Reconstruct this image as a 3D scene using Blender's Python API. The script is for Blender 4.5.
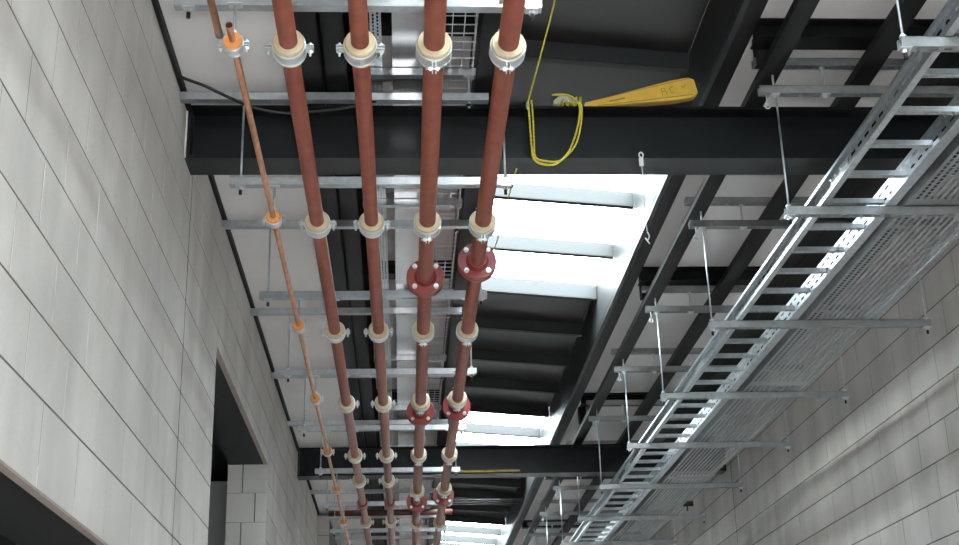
import bpy, bmesh, math, random
from mathutils import Vector, Matrix
random.seed(7)
S = bpy.context.scene
for o in list(bpy.data.objects): bpy.data.objects.remove(o)
COL = S.collection

# ------------------------------------------------------------------ camera
# origin = camera, x to the right wall, y along the corridor, z up (floor at -1.6)
AX = Vector((0.99824344, -0.00452537, 0.05907247))     # world x in (right, down, forward)
AY = Vector((-0.0536371, 0.35442556, 0.93354464))
AZ = Vector((-0.02516143, -0.93507328, 0.35356026))
cam = bpy.data.cameras.new('camera'); camo = bpy.data.objects.new('camera', cam); COL.objects.link(camo)
right = Vector((AX[0], AY[0], AZ[0])); down = Vector((AX[1], AY[1], AZ[1])); fwd = Vector((AX[2], AY[2], AZ[2]))
m = Matrix((right, -down, -fwd)).transposed().to_4x4()
camo.matrix_world = m
cam.sensor_width = 36; cam.lens = 1331.47 / 959 * 36; cam.clip_start = 0.02; cam.clip_end = 200
S.camera = camo
FLOOR = -1.6
# ------------------------------------------------------------------ light
world = bpy.data.worlds.new('overcast_sky'); S.world = world; world.use_nodes = True
bg = world.node_tree.nodes['Background']
bg.inputs[0].default_value = (0.89, 0.945, 1.0, 1); bg.inputs[1].default_value = 24.0
S.view_settings.view_transform = 'Standard'; S.view_settings.look = 'None'
S.view_settings.exposure = 0.3; S.view_settings.gamma = 1; S.view_settings.use_curve_mapping = False
# hazy sun glow from the left, seen only through the rooflight (bright band on the right wall above the tray's shadow)
su = bpy.data.lights.new('hazy_sun', 'SUN'); su.energy = 10; su.angle = math.radians(30); su.color = (1, .97, .92)
suo = bpy.data.objects.new('hazy_sun', su); COL.objects.link(suo)
suo.rotation_euler = Vector((1, .35, -.50)).to_track_quat('-Z', 'Y').to_euler()
# the photographer's flash, above and right of the lens (its shadows fall low and left of the clamps)
fl = bpy.data.lights.new('camera_flash', 'AREA'); fl.energy = 60; fl.size = 0.06; fl.color = (1, .96, .93)
flo = bpy.data.objects.new('camera_flash', fl); COL.objects.link(flo)
flo.matrix_world = Matrix.Translation(right * .06 - down * .14 - fwd * .02) @ m

# ------------------------------------------------------------------ materials
def mat(name, col, rough=.6, metal=0., spec=.5, var=0., scale=8., bump=0., bscale=60., stretch=(1, 1, 1), per_object=0.):
    M = bpy.data.materials.new(name); M.use_nodes = True
    nt = M.node_tree; b = nt.nodes['Principled BSDF']
    b.inputs['Base Color'].default_value = (*col, 1); b.inputs['Roughness'].default_value = rough
    b.inputs['Metallic'].default_value = metal; b.inputs['Specular IOR Level'].default_value = spec
    tc = nt.nodes.new('ShaderNodeTexCoord'); mp = nt.nodes.new('ShaderNodeMapping'); mp.inputs['Scale'].default_value = stretch
    geo = nt.nodes.new('ShaderNodeNewGeometry')
    nt.links.new(geo.outputs['Position'], mp.inputs[0])
    if var > 0:
        n = nt.nodes.new('ShaderNodeTexNoise'); n.inputs['Scale'].default_value = scale; n.inputs['Detail'].default_value = 5
        nt.links.new(mp.outputs[0], n.inputs['Vector'])
        r = nt.nodes.new('ShaderNodeMapRange'); r.inputs[1].default_value = .3; r.inputs[2].default_value = .7
        r.inputs[3].default_value = 1 - var; r.inputs[4].default_value = 1 + var
        nt.links.new(n.outputs[0], r.inputs[0]); last = r.outputs[0]
        if per_object > 0:
            oi = nt.nodes.new('ShaderNodeObjectInfo'); r2 = nt.nodes.new('ShaderNodeMapRange')
            r2.inputs[3].default_value = 1 - per_object; r2.inputs[4].default_value = 1 + per_object
            nt.links.new(oi.outputs['Random'], r2.inputs[0])
            mu = nt.nodes.new('ShaderNodeMath'); mu.operation = 'MULTIPLY'
            nt.links.new(last, mu.inputs[0]); nt.links.new(r2.outputs[0], mu.inputs[1]); last = mu.outputs[0]
        mx = nt.nodes.new('ShaderNodeVectorMath'); mx.operation = 'SCALE'; mx.inputs[0].default_value = col
        nt.links.new(last, mx.inputs['Scale']); nt.links.new(mx.outputs[0], b.inputs['Base Color'])
    if bump > 0:
        n2 = nt.nodes.new('ShaderNodeTexNoise'); n2.inputs['Scale'].default_value = bscale; n2.inputs['Detail'].default_value = 4
        nt.links.new(mp.outputs[0], n2.inputs['Vector'])
        bp = nt.nodes.new('ShaderNodeBump'); bp.inputs['Strength'].default_value = bump; bp.inputs['Distance'].default_value = .01
        nt.links.new(n2.outputs[0], bp.inputs['Height']); nt.links.new(bp.outputs[0], b.inputs['Normal'])
    return M
BLOCK = mat('concrete_block', (.60, .572, .55), .9, var=.13, scale=2.2, bump=.25, bscale=90, stretch=(1, 1.5, .55), per_object=.035)
MORTAR = mat('mortar', (.13, .122, .115), .95, var=.1, scale=20)
SOFFIT = mat('pale_soffit_panel', (.88, .85, .85), .42, spec=.45, var=.05, scale=1.5)
BLACKST = mat('black_painted_steel', (.007, .0075, .008), .36, spec=.15, var=.2, scale=5)
BEAMPT = mat('charcoal_beam_paint', (.008, .0095, .011), .34, spec=.3, var=.2, scale=4)
GREYST = mat('grey_beam_steel', (.012, .012, .012), .5, spec=.2, var=.15, scale=4)
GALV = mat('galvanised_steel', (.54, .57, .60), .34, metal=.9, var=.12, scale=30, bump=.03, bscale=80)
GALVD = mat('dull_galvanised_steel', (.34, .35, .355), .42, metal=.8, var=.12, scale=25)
BRIGHT = mat('bright_galvanised_sheet', (.72, .74, .76), .22, metal=.9, var=.06, scale=6)
ZINC = mat('zinc_plate', (.75, .78, .8), .3, metal=.7)
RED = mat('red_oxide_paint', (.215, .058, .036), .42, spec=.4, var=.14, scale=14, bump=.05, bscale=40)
REDF = mat('flange_red_paint', (.23, .03, .026), .38, spec=.5, var=.15, scale=18)
COPPER = mat('copper', (.56, .27, .15), .42, metal=.55, var=.2, scale=20)
CREAM = mat('cream_clamp_lining', (.55, .46, .31), .7, var=.1, scale=40)
ORANGE = mat('orange_clamp_lining', (.80, .33, .10), .7, var=.1, scale=40)
RUBBER = mat('black_rubber', (.01, .01, .01), .6)
YROPE = mat('yellow_rope', (.58, .49, .05), .7, var=.25, scale=120)
YTOOL = mat('yellow_plastic', (.74, .46, .07), .45, spec=.5, var=.08, scale=18)
YDARK = mat('ochre_moulding', (.40, .22, .02), .6)
LINING = mat('dark_rooflight_lining', (.024, .026, .027), .45, spec=.4)
BLANK = mat('dark_blanking_board', (.018, .0165, .0155), .3, spec=.4, var=.1, scale=3)
BLACKM = mat('matt_black', (.006, .006, .006), .8)
FLOORM = mat('concrete_floor', (.66, .64, .62), .8, var=.1, scale=1.5)
CONC = mat('concrete_lintel', (.34, .28, .25), .9, var=.1, scale=10)
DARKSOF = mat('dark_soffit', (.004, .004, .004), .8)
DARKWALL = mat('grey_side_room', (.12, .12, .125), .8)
WIREW = mat('pale_wire', (.7, .7, .68), .5)
WOODY = mat('yellow_timber', (.55, .40, .10), .7, var=.2, scale=20)
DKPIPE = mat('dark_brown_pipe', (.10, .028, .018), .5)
GLASS = bpy.data.materials.new('clear_rooflight_glazing'); GLASS.use_nodes = True
nt = GLASS.node_tree; nt.nodes.clear()
o_ = nt.nodes.new('ShaderNodeOutputMaterial'); t_ = nt.nodes.new('ShaderNodeBsdfTransparent'); t_.inputs[0].default_value = (.93, .97, .96, 1)
g_ = nt.nodes.new('ShaderNodeBsdfGlossy'); g_.inputs['Roughness'].default_value = .05
x_ = nt.nodes.new('ShaderNodeMixShader'); x_.inputs[0].default_value = .06
nt.links.new(t_.outputs[0], x_.inputs[1]); nt.links.new(g_.outputs[0], x_.inputs[2]); nt.links.new(x_.outputs[0], o_.inputs[0])

# ------------------------------------------------------------------ mesh builder
class MB:
    def __init__(s): s.v = []; s.f = []; s.smooth = []
    def quad(s, a, b, c, d, sm=False):
        n = len(s.v); s.v += [a, b, c, d]; s.f.append((n, n+1, n+2, n+3)); s.smooth.append(sm); return s
    def box(s, x0, x1, y0, y1, z0, z1, rot=None):
        n = len(s.v)
        P = [(x0,y0,z0),(x1,y0,z0),(x1,y1,z0),(x0,y1,z0),(x0,y0,z1),(x1,y0,z1),(x1,y1,z1),(x0,y1,z1)]
        if rot: P = [tuple(rot @ Vector(p)) for p in P]
        s.v += P
        for q in ((0,3,2,1),(4,5,6,7),(0,1,5,4),(1,2,6,5),(2,3,7,6),(3,0,4,7)): s.f.append(tuple(n+i for i in q)); s.smooth.append(False)
        return s
    def tube(s, pts, r, k=12, cap=True, sm=True):
        pts = [Vector(p) for p in pts]; rr = r if isinstance(r, (list, tuple)) else [r]*len(pts)
        n = len(s.v); t0 = (pts[1]-pts[0]).normalized()
        a = Vector((0,0,1)) if abs(t0.z) < .9 else Vector((1,0,0))
        u = t0.cross(a).normalized()
        for i, p in enumerate(pts):
            t = (pts[min(i+1,len(pts)-1)] - pts[max(i-1,0)]).normalized()
            u = (u - t*u.dot(t)).normalized(); w = t.cross(u)
            for j in range(k):
                an = 2*math.pi*j/k; q = p + (u*math.cos(an)+w*math.sin(an))*rr[i]; s.v.append(tuple(q))
        for i in range(len(pts)-1):
            for j in range(k):
                j2 = (j+1) % k; s.f.append((n+i*k+j, n+i*k+j2, n+(i+1)*k+j2, n+(i+1)*k+j)); s.smooth.append(sm)
        if cap:
            s.f.append(tuple(n+j for j in range(k))[::-1]); s.smooth.append(False)
            e = n+(len(pts)-1)*k; s.f.append(tuple(e+j for j in range(k))); s.smooth.append(False)
        return s
    def ring(s, prof, k=28, sm=True):
        """closed profile of (radius, y) turned about the y axis"""
        n = len(s.v); P = len(prof)
        for j in range(k):
            a = 2*math.pi*j/k
            for r, y in prof: s.v.append((r*math.cos(a), y, r*math.sin(a)))
        for j in range(k):
            for i in range(P):
                i2 = (i+1) % P; j2 = (j+1) % k
                s.f.append((n+j*P+i, n+j*P+i2, n+j2*P+i2, n+j2*P+i)); s.smooth.append(False)
        return s
    def strip(s, O, L, W, length, width, pitch, slot, rows, rowpitch, sloth, start=None):
        """flat plate from O along L (unit) and W (unit) with rows of slots really cut out"""
        O = Vector(O); L = Vector(L); W = Vector(W)
        P = lambda a, b: tuple(O + L*a + W*b)
        used = (rows-1)*rowpitch + sloth; w0 = (width-used)/2
        edges = [0.]
        for r in range(rows): edges += [w0+r*rowpitch, w0+r*rowpitch+sloth]
        edges.append(width)
        for r in range(0, len(edges), 2): s.quad(P(0,edges[r]), P(length,edges[r]), P(length,edges[r+1]), P(0,edges[r+1]))
        for r in range(rows):
            a0 = edges[1+2*r]; a1 = edges[2+2*r]
            off = (pitch/2 if r % 2 else 0)
            x = 0.; p = pitch/2 + off - slot/2
            if p > length: p = length
            s.quad(P(0,a0), P(p,a0), P(p,a1), P(0,a1))
            while p + slot < length:
                q = p + slot; nx = min(q + pitch - slot, length)
                s.quad(P(q,a0), P(nx,a0), P(nx,a1), P(q,a1)); p = nx
        return s
    def mesh(s, name, mt):
        me = bpy.data.meshes.new(name); me.from_pydata(s.v, [], s.f)
        me.polygons.foreach_set('use_smooth', s.smooth); me.materials.append(mt)
        bm = bmesh.new(); bm.from_mesh(me); bmesh.ops.recalc_face_normals(bm, faces=bm.faces); bm.to_mesh(me); bm.free()
        return me
    def build(s, name, mt, parent=None, loc=None):
        o = bpy.data.objects.new(name, s.mesh(name, mt)); COL.objects.link(o)
        if parent: o.parent = parent
        if loc: o.location = loc
        return o
def inst(name, me, parent=None, loc=(0,0,0)):
    o = bpy.data.objects.new(name, me); COL.objects.link(o); o.parent = parent; o.location = loc; return o
def tag(o, label=None, cat=None, group=None, kind=None):
    if label: o['label'] = label
    if cat: o['category'] = cat
    if group: o['group'] = group
    if kind: o['kind'] = kind
    return o
def thing(name, loc, label, cat, group=None):
    o = bpy.data.objects.new(name, None); COL.objects.link(o); o.location = loc; o.empty_display_size = .05
    return tag(o, label, cat, group)
def struct(o): o['kind'] = 'structure'; return o
def dup(root, loc, label=None):
    r = root.copy(); COL.objects.link(r); r.location = loc
    if label: r['label'] = label
    for ch in list(root.children):
        c = ch.copy(); COL.objects.link(c); c.parent = r
        for g in list(ch.children):
            d = g.copy(); COL.objects.link(d); d.parent = c
    return r
ORD = ['first','second','third','fourth','fifth','sixth','seventh','eighth','ninth','tenth','eleventh','twelfth','thirteenth','fourteenth']

# ------------------------------------------------------------------ room shell
XL, XR, Y0, Y1, ZW = -1.036, 3.264, -5.0, 24.0, 3.068
struct(MB().box(-4.4, 3.6, Y0-.3, Y1+.3, FLOOR-.2, FLOOR).build('floor', FLOORM))
struct(MB().box(-4.4, XL+.1, Y0-.3, Y0, FLOOR, 3.60).box(XR-.1, 3.6, Y0-.3, Y0, FLOOR, 3.60).box(XL+.1, XR-.1, Y0-.3, Y0, FLOOR, 1.5).box(XL+.1, XR-.1, Y0-.3, Y0, 3.0, 3.60).build('wall_back', BLOCK))
wb = struct(MB().box(XL+.1, XR-.1, Y0-.2, Y0-.1, 1.5, 1.56).box(XL+.1, XR-.1, Y0-.2, Y0-.1, 2.94, 3.0).build('window_2', LINING))
for i in range(5):
    x = XL+.1+(XR-XL-.2)*i/4
    MB().box(x-.03, x+.03, Y0-.2, Y0-.1, 1.56, 2.94).build('mullion', LINING, wb)
    if i < 4: MB().box(x+.03, x+(XR-XL-.2)/4-.03, Y0-.155, Y0-.149, 1.56, 2.94).build('pane', GLASS, wb)
struct(MB().box(-4.4, 3.6, Y1, Y1+.3, FLOOR, 3.60).build('wall_front', BLOCK))
OPEN = [(1.9, 5.55, .79), (7.23, 10.27, 2.30)]      # openings in the left wall: y0, y1, head height
TH = .305
def proj(p):
    c = AX*p[0] + AY*p[1] + AZ*p[2]
    if c.z <= .1: return None
    return (c.x/c.z*1331.47+479.5, c.y/c.z*1331.47+272.5, c.z)
JH, J = .008, .007; BH = .225-JH
def block_mesh(y0, y1, z0, z1, face, sgn):
    """block seen on its corridor face: proud face with small arrises; built around its own centre"""
    dy, dz = (y1-y0)/2, (z1-z0)/2; c = .001
    b = MB(); n = 0
    xo, xi = 0, -.03*sgn                                   # outer face at x=0, body runs back into the wall
    xs = [(xi, dy, dz), (-.001*sgn, dy, dz), (0, dy-c, dz-c)]
    for x, a, d in xs:
        b.v += [(x,-a,-d),(x,a,-d),(x,a,d),(x,-a,d)]
    for i in range(2):
        for k in range(4):
            k2 = (k+1) % 4; b.f.append((4*i+k, 4*i+k2, 4*i+4+k2, 4*i+4+k)); b.smooth.append(False)
    b.f.append((8,9,10,11)); b.smooth.append(False); b.f.append((3,2,1,0)); b.smooth.append(False)
    return b
def block_wall(parent, X, sgn, ofs, openings, joints, zmax, y_a, y_b):
    """sgn +1: face looks to +x (left wall)"""
    out = []
    k0 = int(math.floor((FLOOR-1.5)/.225))
    for k in range(k0, 8):
        z0 = 1.5+.225*k+JH/2; z1 = z0+BH
        if z1 < FLOOR: continue
        z0 = max(z0, FLOOR+.002); z1 = min(z1, zmax)
        if z1-z0 < .02: continue
        y = y_a - 1.0 + ((ofs + (.225 if k % 2 else 0) - (y_a-1.0)) % .45) - .45
        cuts = []
        while y < y_b:
            a, b_ = y+J/2, y+.45-J/2; y += .45
            segs = [(max(a, y_a), min(b_, y_b))]
            for (o0, o1, oz) in openings:
                if z1 < oz + .035:
                    ns = []
                    for (p, q) in segs:
                        if q <= o0 or p >= o1: ns.append((p, q)); continue
                        if p < o0: ns.append((p, o0))
                        if q > o1: ns.append((o1, q))
                    segs = ns
            for (o0, o1, oz) in openings:
                if z0 < oz+.06 and z1 >= oz+.035:
                    for cut in (o0, o1):
                        ns = []
                        for (p, q) in segs:
                            if p < cut < q: ns += [(p, cut), (cut, q)]
                            else: ns.append((p, q))
                        segs = ns
            for jy in joints:
                ns = []
                for (p, q) in segs:
                    if p < jy < q: ns += [(p, jy-.006), (jy+.006, q)]
                    else: ns.append((p, q))
                segs = ns
            for (p, q) in segs:
                if q-p > .025:
                    zz0 = z0
                    for (o0, o1, oz) in openings:
                        if q > o0+.01 and p < o1-.01 and z0 < oz+.06: zz0 = oz + .009
                    if z1-zz0 > .02: out.append((p, q, zz0, z1))
    def size(s):
        c = proj((X, (s[0]+s[1])/2, (s[2]+s[3])/2))
        if not c or not (-60 < c[0] < 1019 and -60 < c[1] < 605): return 0
        a = proj((X, s[0], s[2])); b = proj((X, s[1], s[3])); a2 = proj((X, s[1], s[2]))
        return abs((a2[0]-a[0])*(b[1]-a[1]) - (a2[1]-a[1])*(b[0]-a[0]))
    out.sort(key=size, reverse=True)
    cache = {}
    rest = MB()
    for i, s_ in enumerate(out):
        cy, cz = (s_[0]+s_[1])/2, (s_[2]+s_[3])/2
        if i < 290 and size(s_) > 0:
            key = (round(s_[1]-s_[0], 3), round(s_[3]-s_[2], 3))
            if key not in cache: cache[key] = block_mesh(0, key[0], 0, key[1], X, sgn).mesh('block', BLOCK)
            o = inst('block', cache[key], parent, (X + random.uniform(-.0005, .0006), cy, cz))
            o.rotation_euler = (0, random.uniform(-.002, .002), random.uniform(-.001, .001))
        else:
            b = block_mesh(s_[0], s_[1], s_[2], s_[3], X, sgn); n = len(rest.v)
            rest.v += [(v[0]+X, v[1]+cy, v[2]+cz) for v in b.v]; rest.f += [tuple(n+i for i in f) for f in b.f]; rest.smooth += b.smooth
    o = rest.build('blockwork', BLOCK, parent); o['kind'] = 'stuff'
# left wall: mortar core with the two openings left out
core = MB(); g = XL-.0016
ys = [Y0] + [v for o in OPEN for v in o[:2]] + [Y1]
for i in range(0, len(ys), 2): core.box(XL-TH, g, ys[i], ys[i+1], FLOOR, ZW)
for (a, b, z) in OPEN: core.box(XL-TH+.002, g, a, b, z+.07, ZW)
wl = struct(core.build('wall_left', MORTAR))
block_wall(wl, XL, 1, 3.59, OPEN, [6.12], ZW, Y0, Y1)
for i, (a, b, z) in enumerate(OPEN):
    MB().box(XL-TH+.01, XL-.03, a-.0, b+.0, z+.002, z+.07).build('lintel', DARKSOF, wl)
    MB().box(XL-.03, XL-.001, a, b, z, z+.008).build('lintel_edge', CONC, wl)
MB().box(XL-.02, XL+.0006, 6.115, 6.125, FLOOR, ZW).build('movement_joint', RUBBER, wl)
# blocks of the far jamb, facing the camera
for r in range(14):
    zt = 2.30-.225*r; zb = max(zt-BH, FLOOR)
    cut = XL-TH+.115 if r % 2 == 0 else XL-TH+.215
    for (a, b) in ((XL-TH, cut-.005), (cut+.005, XL-.001)):
        MB().box(a, b, 10.262, 10.30, zb, zt+.004).build('jamb_block', BLOCK, wl)
# right wall
wr = struct(MB().box(XR+.0016, XR+.3, Y0, Y1, FLOOR, 3.60).build('wall_right', MORTAR))
block_wall(wr, XR, -1, 7.65+.225, [], [12.9], 3.3, Y0, Y1)
MB().box(XR-.0006, XR+.02, 12.894, 12.906, FLOOR, 3.3).build('movement_joint', RUBBER, wr)
# projecting pier far down the left wall
pr = struct(MB().box(XL+.0015, -.895, 16.5, Y1, FLOOR, 3.045).build('wall_pier', MORTAR))
for r in range(20):
    z1 = 3.03-.225*r
    if z1-BH < FLOOR: break
    MB().box(XL+.004, -.891, 16.49, 16.52, z1-BH, z1).build('block', BLOCK, pr)
struct(MB().box(XL+.002, XL+.02, Y0, 16.49, 3.058, 3.0985).build('trim_1', BLACKM))
# side room behind the left wall
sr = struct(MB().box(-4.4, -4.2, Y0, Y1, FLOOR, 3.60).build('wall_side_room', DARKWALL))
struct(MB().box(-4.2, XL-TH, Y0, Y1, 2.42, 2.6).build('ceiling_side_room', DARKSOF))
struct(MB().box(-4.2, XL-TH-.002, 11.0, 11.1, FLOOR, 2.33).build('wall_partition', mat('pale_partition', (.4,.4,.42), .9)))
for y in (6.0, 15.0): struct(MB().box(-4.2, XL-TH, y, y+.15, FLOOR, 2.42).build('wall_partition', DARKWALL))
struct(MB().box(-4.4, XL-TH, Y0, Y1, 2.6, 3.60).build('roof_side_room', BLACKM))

# ------------------------------------------------------------------ roof and ceiling
RX0, RX1 = .392, 1.552; KR = 1.045
roof = MB().box(XL-TH, RX0-.02, Y0, Y1, 3.60, 3.66).box(RX1+.032, 3.6, Y0, Y1, 3.50, 3.60)
struct(roof.build('roof', BLACKM))
ce = struct(MB().box(XL-TH, -.47, Y0, Y1, 3.125, 3.16).build('ceiling', BLACKM))
y = Y0+.15
while y < Y1-.5:                                     # pale soffit boards, their joints above the rails
    MB().box(XL-.05, -.47, y, min(y+1.55, Y1)-.004, 3.099, 3.124).build('soffit_panel', SOFFIT, ce); y += 1.55
PUR = [5.64+3.41*k for k in range(-2, 6)]
PUR2 = [5.41+3.265*k for k in range(-2, 6)]
for (a, b, z, P_) in ((-.24, .368, 3.50, PUR), (1.667, 2.62, 3.30, PUR2),):
    for k in range(len(P_)-1):
        MB().box(a+.002, b-.002, P_[k]+.002, P_[k+1]-.002, z, z+.04).build('ceiling_panel', SOFFIT, ce)
xs = [2.625, 2.775, 2.95, 3.105, 3.262]
for i in range(4):
    for (ya, yb) in ((Y0, 5.84), (5.846, 13.06), (13.066, Y1)):
        MB().box(xs[i]+.004, xs[i+1]-.004, ya, yb, 3.28, 3.30).build('soffit_board', GREYST, ce)
struct(MB().box(2.625, 3.262, Y0, Y1, 3.315, 3.335).build('ceiling_backing', BLACKM))

# rooflight strip
rl = struct(MB().box(RX0-.02, RX0, Y0, Y1, 3.16, 3.707).build('window_1', BLACKST))
SL = .085
zp = lambda x: 3.610 + (RX1-x)*SL
def sloped(x0, x1, y0, y1, lo, hi):
    b = MB(); P = [(x0,y0,zp(x0)+lo),(x1,y0,zp(x1)+lo),(x1,y1,zp(x1)+lo),(x0,y1,zp(x0)+lo),(x0,y0,zp(x0)+hi),(x1,y0,zp(x1)+hi),(x1,y1,zp(x1)+hi),(x0,y1,zp(x0)+hi)]
    b.v = P; b.f = [(0,3,2,1),(4,5,6,7),(0,1,5,4),(1,2,6,5),(2,3,7,6),(3,0,4,7)]; b.smooth = [False]*6
    return b
MOD = .875*KR; YB = 9.46*KR
k = -17
while YB+MOD*k < Y1-.9:
    y0 = YB+MOD*k; y1 = y0+MOD
    ph = k % 7                                     # 0..3 boarded, 4..6 glazed
    glazed = ph >= 4
    if y0 > Y0:
        if glazed: sloped(RX0, RX1, y0, y1, .0, .006).build('pane', GLASS, rl)
        else: sloped(RX0, RX1, y0, y1, .0, .03).build('blanking_panel', BLANK, rl)
        wbar = glazed or ph == 0
        sloped(RX0+.004, RX1-.004, y0-.02, y0+.02, -.095, .0).build('glazing_bar', LINING, rl)
        sloped(RX0+.006, RX1-.006, y0-.024, y0+.024, -.105, -.095).build('bar_gasket', RUBBER, rl)
        ml = LINING
        MB().box(RX1, RX1+.018, y0+.001, y1-.001, 3.276, 3.606).build('lining', ml, rl)
        MB().box(RX1, RX1+.028, y0+.001, y1-.001, 3.240, 3.269).build('lining_trim', ml, rl)
        MB().box(RX0-.016, RX0+.004, y0+.001, y1-.001, 3.25, 3.704).build('lining', ml, rl)
    k += 1
struct(MB().box(RX1+.002, RX1+.03, Y0, Y1, 3.258, 3.63).build('trim_2', BLACKST))

# ------------------------------------------------------------------ steel frame
def ibeam(y, label):
    t = thing('steel_beam', (0, y, 2.81), label, 'beam', 'cross beams')
    x0, x1 = XL+.002, XR-.002; h = .285; w = .097; tf = .013
    MB().box(x0, x1, -w, w, 0, tf).build('bottom_flange', BEAMPT, t)
    MB().box(x0, x1, -w, w, h-tf, h).build('top_flange', BLACKST, t)
    MB().box(x0, x1, -.005, .005, tf, h-tf).build('web', BEAMPT, t)
    MB().box(x0+.001, x0+.02, -w+.004, w-.004, tf, h-tf).build('end_plate', BEAMPT, t)
    MB().box(x1-.02, x1-.001, -w+.004, w-.004, tf, h-tf).build('end_plate', BEAMPT, t)
    MB().box(x0-.001, x0+.006, -w-.012, -w-.001, .0, h-.005).build('mastic_joint', WIREW, t)
    return t
ibeam(5.945, 'deep black steel beam across the corridor, with the yellow rope hanging from it')
ibeam(13.165, 'far black steel beam across the corridor, behind the end of the yellow batten')
def member(name, x0, x1, z0, z1, label, mt, t=.006, hollow=False, side=None):
    t_ = thing(name, ((x0+x1)/2, 0, z0), label, 'beam')
    w = (x1-x0)/2
    MB().box(-w, w, Y0, Y1, 0, .008).build('bottom_plate', mt, t_)
    MB().box(-w, -w+.008, Y0, Y1, .008, z1-z0).build('side_plate', side or mt, t_)
    MB().box(w-.008, w, Y0, Y1, .008, z1-z0).build('side_plate', mt, t_)
    MB().box(-w, w, Y0, Y1, z1-z0, z1-z0+.006).build('top_plate', mt, t_)
    return t_
member('roof_beam', -.46, -.365, 3.10, 3.136, 'dark roof beam beside the pale soffit, left one of the close pair above the red pipes', GREYST)
member('roof_beam', -.345, -.25, 3.10, 3.136, 'dark roof beam, right one of the close pair above the red pipes', GREYST)
member('roof_beam', .365, .45, 3.10, 3.15, 'dark roof beam along the left edge of the rooflight', GREYST)
member('roof_beam', 1.584, 1.662, 3.240, 3.34, 'dark roof beam along the right edge of the rooflight', GREYST)
member('roof_beam', 1.723, 1.815, 3.10, 3.136, 'charcoal roof beam with a pale lit edge, right of the rooflight', GREYST)
member('roof_beam', 2.185, 2.285, 3.10, 3.136, 'dark roof beam between pale ceiling panels just left of the cable ladder', GREYST)
for i in range(8):
    lab = ['behind the camera', 'overhead near the camera', 'nearest the camera in view', 'midway between the two cross beams', 'just before the far cross beam', 'beyond the far cross beam', 'well beyond the far cross beam', 'at the far end'][i]
    for (a, b, s, y, zb) in ((-.24, .366, 'above the trays', PUR[i], 3.40), (1.667, 2.615, 'right of the rooflight', PUR2[i], 3.20)):
        t = thing('purlin', ((a+b)/2, y, zb), f'black roof purlin {s}, {lab}', 'purlin', 'roof purlins')
        w = (b-a)/2
        MB().box(-w, w, -.06, .06, 0, .01).build('flange', BLACKST, t)
        MB().box(-w, w, -.005, .005, .01, .1).build('web', BLACKST, t)
        MB().box(-w, w, -.06, .06, .09, .1).build('flange', BLACKST, t)
for i, (y, lab) in enumerate([(5.52, 'nearest'), (8.84, 'middle'), (12.4, 'furthest')]):
    MBp = MB().box(-.035, .035, -.035, .035, 0, .155)
    tag(MBp.build('hanger_post', GREYST, None, (1.738, y, 3.143)), f'short upright steel hanger post beside the lit-edge roof beam, {lab} of three', 'post', 'hanger posts')

# ------------------------------------------------------------------ strut channels
def strut(length, name='strut', mt=GALV, slot_down=True):
    """41 mm channel along x from 0, centred on y and z; slotted face below"""
    h = .0205; b = MB(); L = length
    if slot_down: b.strip((0,-h,-h), (1,0,0), (0,1,0), L, 2*h, .05, .028, 1, .02, .013)
    else: b.quad((0,-h,-h),(L,-h,-h),(L,h,-h),(0,h,-h))
    b.box(0, L, -h, -h+.003, -h+.0005, h); b.box(0, L, h-.003, h, -h+.0005, h)
    b.box(0, L, -h, -.011, h-.003, h); b.box(0, L, .011, h, h-.003, h)
    return b
def nut(z, x=0, y=0, r=.013, h=.012):
    b = MB(); b.tube([(x,y,z),(x,y,z+h)], r, 6, sm=False); return b
def trapeze(y, x0, x1, zc, rods, label, ztop, group, mt=GALV, slot=True):
    t = thing('trapeze_bracket', (x0, y, zc), label, 'bracket', group)
    strut(x1-x0, mt=mt, slot_down=slot).build('strut_channel', mt, t)
    for x, zt in zip(rods, ztop):
        xr = x-x0
        rb = MB().tube([(xr,0,-.062),(xr,0,zt-zc)], .005, 8).build('threaded_rod', GALV, t)
        MB().box(xr-.022, xr+.022, -.02, .02, -.0245, -.0208).build('washer_plate', ZINC, rb)
        nut(-.038, xr).build('nut', ZINC, rb)
        nut(.0215, xr).build('nut', ZINC, rb)
        MB().tube([(xr,0,-.062),(xr,0,-.040)], .0075, 8).build('rod_cap', RUBBER, rb)
    return t
GY = [4.10+1.55*k for k in range(-1, 11)]; GY[1] = 4.125           # hanger grid along the corridor
ZL = 2.59
left_ends = {3: -.79, 4: -.80, 5: -.86, 6: -.805, 2: -.80}
for k in range(0, 11):
    y = GY[k]
    if k == 0: lab = 'galvanised trapeze strut holding the red pipes, overhead'
    else: lab = f'galvanised trapeze strut above the red pipes, {ORD[k-1]} from the camera'
    x0 = {1:-.795, 2:-.785, 3:-.805, 4:-.855, 5:-.815, 6:-.775}.get(k, -.80)
    x1 = {1:.51, 2:.525, 3:.495, 4:.515, 5:.51, 6:.525}.get(k, .51)
    trapeze(y, x0, x1, ZL, (x0+.05 if k != 4 else x0+.09, x1-.035), lab, (3.01, 3.01), 'pipe trapezes', slot=False)
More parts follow.
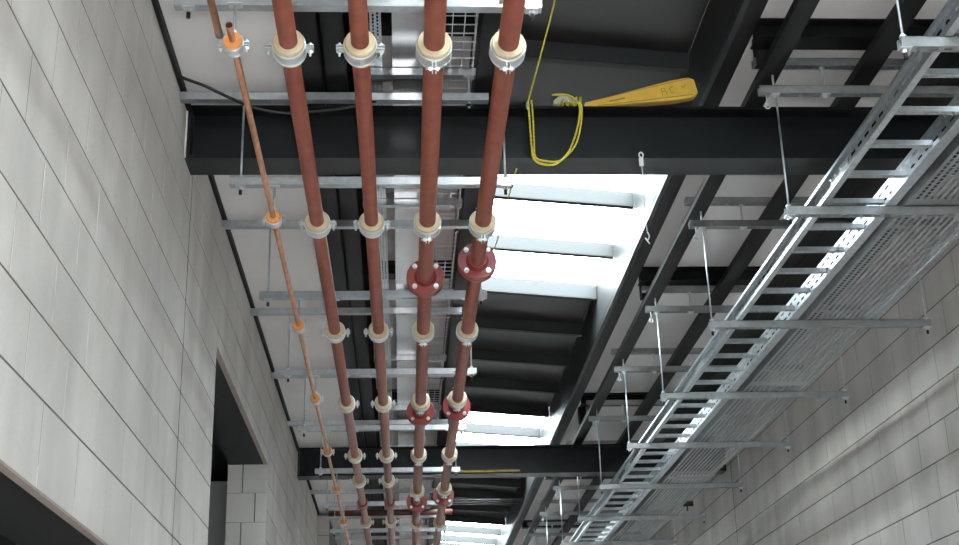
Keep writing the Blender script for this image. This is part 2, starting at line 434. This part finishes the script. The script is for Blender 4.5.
for k in range(0, 11):                              # rails under the roof from which the trapezes hang
    y = GY[k]
    n = ORD[k-1] if k else None
    t = thing('ceiling_rail', (XL+.003, y, 3.030), 'galvanised ceiling rail above the pipes, ' + (f'{n} from the camera' if n else 'overhead'), 'rail', 'ceiling rails over the pipes')
    strut(.42-XL, slot_down=False).build('strut_channel', GALV, t)
    t = thing('ceiling_rail', (-.22, y, 3.165), 'short upper galvanised rail above the trays, ' + (f'{n} from the camera' if n else 'overhead'), 'rail', 'upper rails over the trays')
    strut(.64, slot_down=False).build('strut_channel', GALV, t)
    for x in (.06, .55):
        rb = MB().tube([(x,0,-.185),(x,0,.02)], .006, 8).build('threaded_rod', ZINC, t)
        nut(-.035, x).build('nut', ZINC, rb); nut(-.113, x).build('nut', ZINC, rb)
        MB().box(x-.025, x+.025, -.02, .02, -.026, -.022).build('washer_plate', ZINC, rb)
        nut(-.18, x).build('nut', RUBBER, rb)
ZR = 2.3895
GR = [2.5, 4.04, 5.54, 7.18, 8.71, 10.17, 11.74, 13.31, 14.84, 16.4, 17.95]
for k, y in enumerate(GR):
    n = f'{ORD[k-1]} from the camera' if k else 'overhead'
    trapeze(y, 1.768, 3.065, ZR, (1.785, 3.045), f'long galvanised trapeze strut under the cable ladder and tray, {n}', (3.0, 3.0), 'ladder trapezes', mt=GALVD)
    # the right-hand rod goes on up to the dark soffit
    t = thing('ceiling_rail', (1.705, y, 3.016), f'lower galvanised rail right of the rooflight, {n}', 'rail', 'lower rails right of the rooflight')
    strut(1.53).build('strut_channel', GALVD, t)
    for x in (.075, .32):
        eb = MB().tube([(x,0,-.045),(x,0,.15)], .0055, 8).build('threaded_rod', ZINC, t)
        MB().box(x-.022, x+.022, -.02, .02, -.0245, -.0208).build('washer_plate', ZINC, eb); nut(-.036, x).build('nut', ZINC, eb)
    eye = MB().tube([(.035,0,-.02),(.035,0,-.07)], .004, 8)
    eye.tube([(.035+.012*math.cos(a), 0, -.082+.012*math.sin(a)) for a in [i*math.pi/6 for i in range(13)]], .0035, 6)
    eye.build('eye_bolt', ZINC, t)
    t = thing('ceiling_rail', (1.69, y, 3.165), f'upper galvanised rail resting on the lit-edge roof beam, {n}', 'rail', 'upper rails right of the rooflight')
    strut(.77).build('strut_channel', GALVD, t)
    nut(-.033, .09).build('nut', ZINC, t); nut(-.033, .335).build('nut', ZINC, t)

# ------------------------------------------------------------------ pipes
PZ = 2.37; PX = [-.381, -.136, .119, .376]; PB = [.0028, .003, .0025, 0]; PRS = [.032, .0315, .037, .0365]
px = lambda i, y: PX[i] + PB[i]*(y-4.1)
which = ['leftmost of the four red pipes', 'second from left of the four red pipes', 'third from left of the four red pipes', 'rightmost of the four red pipes']
FL = {2: [6.34, 8.99, 12.2, 15.6], 3: [6.12, 8.86, 11.93, 15.4]}
def flange(parent, y, xo=0):
    f = MB().ring([(.034,-.028),(.094,-.028),(.096,-.026),(.096,-.003),(.092,-.001),(.092,.001),(.096,.003),(.096,.026),(.094,.028),(.034,.028)], 36).build('flange', REDF, parent, (xo, y, 0))
    MB().ring([(.034,-.05),(.045,-.05),(.056,-.028),(.034,-.028)], 28).build('collar', REDF, f)
    for i in range(4):
        a = math.pi/4 + i*math.pi/2; x, z = .076*math.cos(a), .076*math.sin(a)
        MB().tube([(x,-.042,z),(x,-.028,z)], .013, 6, sm=False).tube([(x,-.05,z),(x,-.04,z)], .008, 8).tube([(x,.028,z),(x,.042,z)], .013, 6, sm=False).build('bolt', ZINC, f)
for i, x in enumerate(PX):
    t = thing('steel_pipe', (px(i, 0), 0, PZ), ('red oxide steel pipe, ' + which[i]) + (' with bolted flanges' if i > 1 else ''), 'pipe', 'red pipes')
    MB().tube([(PB[i]*(Y0+.3), Y0+.3, 0), (PB[i]*(Y1-.05), Y1-.05, 0)], PRS[i], 32).build('pipe_run', RED, t)
    for y in FL.get(i, []): flange(t, y, PB[i]*y)
    if i < 2:
        for y in (12.25, 18.2):
            c = MB().ring([(.029,-.085),(.042,-.085),(.048,-.075),(.048,-.02),(.044,-.015),(.029,-.015)], 28).build('coupling', REDF, t, (PB[i]*y, y, 0))
            MB().ring([(.029,-.015),(.042,-.015),(.042,.03),(.029,.03)], 28).build('coupling_gasket', CREAM, c)
            MB().ring([(.029,.03),(.047,.03),(.047,.08),(.029,.08)], 28).build('coupling_half', REDF, c)
# clamps
def clamp_proto(r, lining, bottom, rod_top, label, w=.045):
    t = thing('pipe_clamp', (0,0,0), label, 'pipe clamp', 'pipe clamps')
    ro = r + (.0225 if r > .03 else .021)
    MB().ring([(r,-w),(ro-.004,-w),(ro,-w+.006),(ro,w-.006),(ro-.004,w),(r,w)], 32).build('lining', lining, t)
    bw = w*.66
    bd = MB().ring([(ro-.001,-bw),(ro+.002,-bw),(ro+.002,bw),(ro-.001,bw)], 32).build('band', ZINC, t)
    MB().ring([(ro+.0018,-bw+.002),(ro+.0045,-bw+.004),(ro+.0045,-bw+.008),(ro+.0018,-bw+.010)], 32).build('band_rib', ZINC, bd)
    MB().ring([(ro+.0018,bw-.010),(ro+.0045,bw-.008),(ro+.0045,bw-.004),(ro+.0018,bw-.002)], 32).build('band_rib', ZINC, bd)
    for s in (-1, 1):
        rot = Matrix.Rotation((math.pi/2 if bottom else 0), 3, 'Y')
        e = .030 if r > .03 else .020
        ear = MB(); x0 = s*(ro+.001); x1 = s*(ro+e)
        ear.box(min(x0,x1), max(x0,x1), -.015, .015, .004, .008, rot); ear.box(min(x0,x1), max(x0,x1), -.015, .015, -.008, -.004, rot)
        eo = ear.build('ear', ZINC, t)
        xb = s*(ro+e*.6); q = rot @ Vector((xb,0,-.03)); p = rot @ Vector((xb,0,.022))
        bo = MB().tube([tuple(q), tuple(p)], .0042, 8)
        q2 = rot @ Vector((xb,0,-.018)); q3 = rot @ Vector((xb,0,-.008)); bo.tube([tuple(q2), tuple(q3)], .0085, 6, sm=False)
        q2 = rot @ Vector((xb,0,.008)); q3 = rot @ Vector((xb,0,.016)); bo.tube([tuple(q2), tuple(q3)], .0085, 6, sm=False)
        bo.build('bolt', ZINC, eo)
    rd = MB().tube([(0,0,ro+.002),(0,0,rod_top)], .0055, 8).build('hanger_rod', GALV, t)
    MB().tube([(0,0,ro),(0,0,ro+.022)], .010, 6, sm=False).build('boss', ZINC, rd)
    MB().box(-.024,.024,-.018,.018,rod_top-.006,rod_top-.001).build('washer_plate', ZINC, rd)
    return t
clampY = {0: [2.55,4.06,5.63,7.20,8.75,10.30,11.25,13.2,14.9], 1: [2.55,4.06,5.63,7.20,8.75,10.30,11.25,13.2,14.9],
          2: [2.55,4.06,5.63,7.20,8.72,10.30,11.72,13.3,14.9], 3: [2.55,4.06,5.63,7.20,8.66,10.30,11.62,13.3,14.9]}
top = ZL-.0205-PZ
for i in range(4):
    proto = None
    for j, y in enumerate(clampY[i]):
        lab = f'cream-lined clamp on the {which[i].replace(" of the four red pipes", " red pipe")}, {ORD[j-1] + " in view from the camera" if j else "overhead"}'
        if proto is None: proto = clamp_proto(PRS[i], CREAM, i > 1, top, lab, w=.047); proto.location = (px(i, y), y, PZ)
        else: dup(proto, (px(i, y), y, PZ), lab)
# copper pipe
CX, CZ = -.578, 2.405; CR = .0125
t = thing('copper_pipe', (CX, 0, CZ), 'long thin copper pipe with orange-lined clamps, left of the red pipes', 'pipe')
cp = MB().tube([(0, 3.965, 0), (0, 14.0, 0), (0, Y1-.05, 0)], CR, 16, cap=False)
cp.build('pipe_run', COPPER, t)
MB().ring([(.0, 3.97),(.0108, 3.97),(.0108, 3.975),(.0, 3.975)], 16).build('bore_shade_disc', mat('painted_bore_shade', (.05,.012,.008), .7), t)  # dark disc closing the pipe mouth; the bore's shade is put into its colour
for y in (12.9, 14.4): MB().ring([(.012,-.04),(.017,-.04),(.017,.04),(.012,.04)], 16).build('coupling', COPPER, t, (0, y, 0))
t = thing('copper_pipe', (-.637, 0, 2.475), 'short cut end of a copper pipe at the top, beside the nearest orange clamp', 'pipe')
MB().tube([(0, Y0+.3, 0), (0, 4.15, 0)], .0135, 16).build('pipe_run', COPPER, t)
MB().ring([(.0135,4.13),(.0145,4.13),(.0145,4.155),(.0,4.155),(.0,4.15),(.0135,4.15)], 16).build('end_cap', GALVD, t)
proto = None
for j, y in enumerate([4.10,5.65,7.20,8.75,10.30,11.8,13.35,14.9]):
    lab = f'small orange-lined clamp on the copper pipe, {ORD[j]} from the camera'
    if proto is None: proto = clamp_proto(CR, ORANGE, False, ZL-.0205-CZ, lab, w=.038); proto.location = (CX, y, CZ)
    else: dup(proto, (CX, y, CZ), lab)
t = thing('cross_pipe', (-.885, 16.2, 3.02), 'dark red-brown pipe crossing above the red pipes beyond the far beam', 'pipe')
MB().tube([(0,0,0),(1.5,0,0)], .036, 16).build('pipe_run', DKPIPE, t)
for x in (.35, .9): MB().tube([(x,0,0),(x,0,.08)], .006, 8).build('threaded_rod', GALV, t)

# ------------------------------------------------------------------ trays over the pipes
t = thing('trunking', (0, 0, 3.186), 'bright flat galvanised trunking running above the red pipes', 'trunking')
y = Y0+.2
while y < Y1-.2:
    L = min(3.0, Y1-.1-y)
    MB().box(-.035, .175, y, y+L-.004, 0, .05).build('trunking_length', BRIGHT, t)
    MB().box(-.037, .177, y+L-.06, y+L+.056, -.0005, -.0001).build('joint_cover', BRIGHT, t) if False else None
    y += L
t = thing('cable_tray', (-.135, Y0+.1, 3.186), 'narrow perforated cable tray beside the bright trunking above the red pipes', 'cable tray')
MB().strip((0,0,0),(0,1,0),(1,0,0), Y1-Y0-.2, .05, .03, .018, 2, .02, .008).box(-.001,0,0,Y1-Y0-.2,0,.03).box(.05,.051,0,Y1-Y0-.2,0,.03).build('tray_base', GALV, t)
t = thing('wire_basket', (.185, 0, 3.186), 'galvanised wire mesh basket tray above the right-hand red pipes', 'cable tray')
W = .165
lw = MB()
for i in range(4): lw.box(i*W/3-.0022, i*W/3+.0022, Y0+.2, Y1-.2, 0, .0045)
for x in (0, W): lw.box(x-.0022, x+.0022, Y0+.2, Y1-.2, .05, .0545)
lw.build('long_wires', ZINC, t)
cw = MB(); y = Y0+.2
while y < Y1-.2:
    cw.box(-.002, W+.002, y-.002, y+.002, .0046, .0085); cw.box(-.0045, -.0023, y-.002, y+.002, .004, .054); cw.box(W+.0023, W+.0045, y-.002, y+.002, .004, .054); y += .075
tag(cw.build('cross_wires', ZINC, t), kind='stuff')

# ------------------------------------------------------------------ cable ladder
LZ = 2.4105; LA, LB = Y0+.3, Y1-.1
t = thing('cable_ladder', (1.85, 0, LZ), 'galvanised cable ladder with slotted side rails and rungs, on the right-hand trapezes', 'cable ladder')
def rail(xweb, out, F):
    """C section, web at xweb, flanges towards out"""
    b = MB(); H = .10
    b.strip((xweb, LA, .004), (0,1,0), (0,0,1), LB-LA, H-.008, .09, .05, 2, .042, .013)
    x0, x1 = sorted((xweb, xweb+out*F))
    b.box(x0, x1, LA, LB, 0, .003); b.box(x0, x1, LA, LB, H-.003, H)
    xl = xweb+out*F; l0, l1 = sorted((xl, xl-out*.003))
    b.box(l0, l1, LA, LB, .003, .014); b.box(l0, l1, LA, LB, H-.014, H-.003)
    return b
rail(.107, -1, .03).build('side_rail', GALV, t); rail(.380, 1, .05).build('side_rail', GALV, t)
rb = MB(); R = .0145
rb.strip((.109,-R,.012),(1,0,0),(0,1,0), .269, 2*R, .03, .017, 1, .01, .009)
rb.box(.109,.378,-R,-R+.002,.0125,.036); rb.box(.109,.378,R-.002,R,.0125,.036)
rm = rb.mesh('rung', GALV)
y = 4.328-.3*20
while y < LB-.1:
    if y > LA+.1: inst('rung', rm, t, (0, y, 0))
    y += .3
for y in (5.30, 8.30, 11.3, 14.3):
    for x, s in ((.1045, -1), (.3825, 1)):
        p = MB().box(x-.002, x+.002, y-.12, y+.12, .016, .084).build('splice_plate', ZINC, t)
        for dy in (-.09, -.035, .035, .09):
            for dz in (.032, .068):
                MB().tube([(x+s*.002, y+dy, dz), (x+s*.012, y+dy, dz)], .008, 6, sm=False).build('bolt', ZINC, p)
# perforated tray
t = thing('cable_tray', (2.33, LA, LZ+.001), 'wide perforated grey cable tray beside the cable ladder along the right wall', 'cable tray')
TW = .40
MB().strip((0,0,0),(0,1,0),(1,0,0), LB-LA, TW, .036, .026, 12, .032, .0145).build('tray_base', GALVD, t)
MB().box(-.0015,0,0,LB-LA,0,.05).build('tray_side', GALVD, t); MB().box(TW,TW+.0015,0,LB-LA,0,.05).build('tray_side', GALVD, t)
y = 1.2
while y < LB-LA-.5:
    MB().box(.01, TW-.01, y-.05, y+.05, .0006, .0025).build('joint_plate', GALVD, t); y += 3.0

# ------------------------------------------------------------------ rope, tool, wires and small things
def smooth_path(P, n=8):
    P = [Vector(p) for p in P]; out = []
    for i in range(len(P)-1):
        p0, p1, p2, p3 = P[max(i-1,0)], P[i], P[i+1], P[min(i+2,len(P)-1)]
        for k in range(n):
            u = k/n
            out.append(.5*((2*p1)+(p2-p0)*u+(2*p0-5*p1+4*p2-p3)*u*u+(3*p1-p0-3*p2+p3)*u**3))
    out.append(P[-1]); return out
def twisted(P, r, name, mt, parent, strands=3, pitch=.035, n=10):
    path = smooth_path(P, n); d = [0.]
    for i in range(1, len(path)): d.append(d[-1]+(path[i]-path[i-1]).length)
    b = MB()
    for s in range(strands):
        pts = []
        for i, p in enumerate(path):
            t_ = (path[min(i+1,len(path)-1)]-path[max(i-1,0)]).normalized()
            a = Vector((0,1,0)) if abs(t_.y) < .9 else Vector((1,0,0))
            u = t_.cross(a).normalized(); w = t_.cross(u); an = d[i]/pitch*2*math.pi + s*2*math.pi/strands
            pts.append(p + (u*math.cos(an)+w*math.sin(an))*r*.5)
        b.tube(pts, r*.58, 6)
    return b.build(name, mt, parent)
ry = 5.836
t = thing('rope', (.63, ry, 3.10), 'yellow rope hanging over the near cross beam in a loop', 'rope')
def R_(P): return [(x-.63, y-ry, z-3.10) for x, y, z in P]
twisted(R_([(.76,5.24,3.505),(.70,5.53,3.31),(.632,5.835,3.112)]), .005, 'upper_length', YROPE, t, n=30)
twisted(R_([(.632,5.83,3.115),(.635,5.828,3.03),(.640,5.828,2.86),(.650,5.828,2.795),(.69,5.828,2.768),(.755,5.828,2.77),(.82,5.828,2.835),(.868,5.828,2.96),(.888,5.83,3.06),(.885,5.838,3.11)]), .006, 'loop', YROPE, t, n=8)
twisted(R_([(.648,5.826,3.115),(.652,5.822,3.03),(.652,5.822,2.88),(.655,5.822,2.805),(.70,5.822,2.782),(.775,5.822,2.785),(.85,5.822,2.86),(.885,5.822,2.97),(.896,5.828,3.06),(.893,5.838,3.115)]), .0055, 'loop', YROPE, t, n=8)
knot = MB()
for i in range(6):
    cx = .79+.021*i-.63; ti = .35*math.sin(i*1.7)
    knot.tube([(cx+ti*.02*math.sin(q)+.004*q/6.28, .045+.026*math.cos(q), .033+.026*math.sin(q)) for q in [j*math.pi/7 for j in range(15)]], .0055, 6)
knot.tube(smooth_path([(.25,.0,.012),(.20,-.0,.05),(.13,.02,.062),(.20,.05,.07),(.28,.06,.02)],6), .0055, 6)
knot.build('knot', YROPE, t)
MB().tube(smooth_path([(.628-.63,-.01,.005),(.625-.63,-.012,-.02),(.63-.63,-.012,-.035)],4), .006, 8).build('hook', ZINC, t)
twisted(R_([(.575,5.96,2.805),(.57,6.06,2.807),(.559,6.6,2.837),(.545,7.19,2.873),(.49,7.2,2.875)]), .004, 'tail', YROPE, t, n=20)
MB().tube(smooth_path([(.77-.63,.06,.02),(.80-.63,.03,.04),(.84-.63,.03,.045),(.88-.63,.05,.03)],6), [.012]*2+[.02]*15+[.012]*2, 8).build('cloth_wrap', mat('dirty_white_cloth', (.5,.47,.42), .9, var=.2, scale=60), t)

# yellow moulded tool lying on the beam, right end raised
t = thing('yellow_tool', (.93, 5.92, 3.099), 'tapered yellow plastic tool lying on top of the near cross beam', 'tool')
def tool_profile(x):                     # half width at distance x along
    return .016+.040*min(1, x/.45)**1.1
b = MB(); n = 24; Lt = .575
ang = math.radians(11.0)
sec = []
for i in range(n+1):
    x = Lt*i/n; w = tool_profile(x)
    if x > Lt-.035: w *= math.sqrt(max(0.05, 1-((x-(Lt-.035))/.0355)**2*.55))
    hh = .022
    pr = [(-w,-hh),(-w+.008,-hh-.004),(w-.008,-hh-.004),(w,-hh),(w+.002,0),(w,hh),(w-.008,hh+.004),(-w+.008,hh+.004),(-w,hh),(-w-.002,0)]
    sec.append([(x, q, p) for p, q in pr])
for s in sec: b.v += s
for i in range(n):
    for j in range(10): b.f.append((i*10+j, i*10+(j+1) % 10, (i+1)*10+(j+1) % 10, (i+1)*10+j)); b.smooth.append(False)
b.f.append(tuple(range(10))); b.f.append(tuple(n*10+j for j in range(10))); b.smooth += [False]*2
bo = b.build('body', YTOOL, t); bo.rotation_euler = (0, -ang, 0); bo.location = (0, 0, .028)
def mark(pts, w=.004):
    mb = MB(); mb.tube([(p[0], -.0268, p[1]) for p in pts], w/2, 6); o = mb.build('moulded_mark', YDARK, bo)
mark([(.395,-.022),(.395,.016),(.415,.016),(.415,.0),(.395,.0)]); mark([(.415,.0),(.420,-.02)])
mark([(.455,.018),(.440,.012),(.440,-.012),(.455,-.02)]); mark([(.50,.014),(.510,.0),(.522,.018)])
mark([(.12,-.004),(.20,.0)], .006); mark([(.06,-.016),(.55,-.045)], .003) ; mark([(.06,.018),(.55,.047)], .003)

# wire with hook hanging from the near beam
t = thing('hanging_wire', (1.176, 5.842, 2.785), 'thin pale wire with a small hook hanging from the near cross beam', 'wire')
MB().tube(smooth_path([(0,0,0),(.004,.0,-.12),(-.002,0,-.25),(.004,0,-.37)],6), .0022, 6).build('wire', WIREW, t)
MB().tube([(.0+.010*math.cos(a),-.008,.035+.014*math.sin(a)) for a in [i*math.pi/6 for i in range(13)]], .004, 6).build('eye', WIREW, t)
MB().box(-.010,.010,-.008,.004,-.02,.022).build('beam_clip', ZINC, t)
MB().tube(smooth_path([(.004,0,-.37),(.012,0,-.39),(.004,0,-.41),(-.008,0,-.40),(.012,0,-.43)],5), .0035, 6).build('hook', WIREW, t)
t = thing('black_cable', (XL, 5.5, 3.05), 'loose black cable drooping from the left wall head behind the copper pipe', 'cable')
MB().tube(smooth_path([(.002,-.02,.02),(.03,.0,.004),(.13,.05,-.013),(.244,.08,-.059),(.36,.09,-.106),(.50,.10,-.127),(.66,.11,-.111),(.80,.11,-.089),(.93,.16,-.03),(1.0,.33,.055)],8), .0075, 8).build('cable', RUBBER, t)
t = thing('batten', (.50, 13.045, 2.8235), 'thin yellow timber batten lying along the far cross beam', 'batten')
MB().box(0, .66, -.012, .012, 0, .016).build('strip', WOODY, t)
MB().box(.66, .675, -.012, .012, .001, .015).build('end', CONC, t)
for i, (y, z) in enumerate([(16.9, 3.30), (17.1, 3.31), (17.35, 3.33)]):
    tag(MB().tube([(.40,y,z),(1.529,y,z)], .009, 8).box(.60,.62,y-.012,y+.012,z-.012,z+.012).build('conduit', GALVD), f'thin pale conduit crossing the rooflight beyond the far beam, {["nearest","middle","furthest"][i]} of three', 'conduit', 'far conduits')
# dark stub pipe under the tray and stained patch by the right wall
t = thing('wall_stub', (3.255, 14.75, 2.80), 'small black pipe stub on the right wall just below the tray edge', 'pipe stub')
MB().tube([(-.10,0,0),(0.008,0,0)], .03, 14).build('stub', RUBBER, t); MB().tube([(-.06,0,-.08),(-.06,0,0)], .009, 8).build('valve_stem', RUBBER, t)
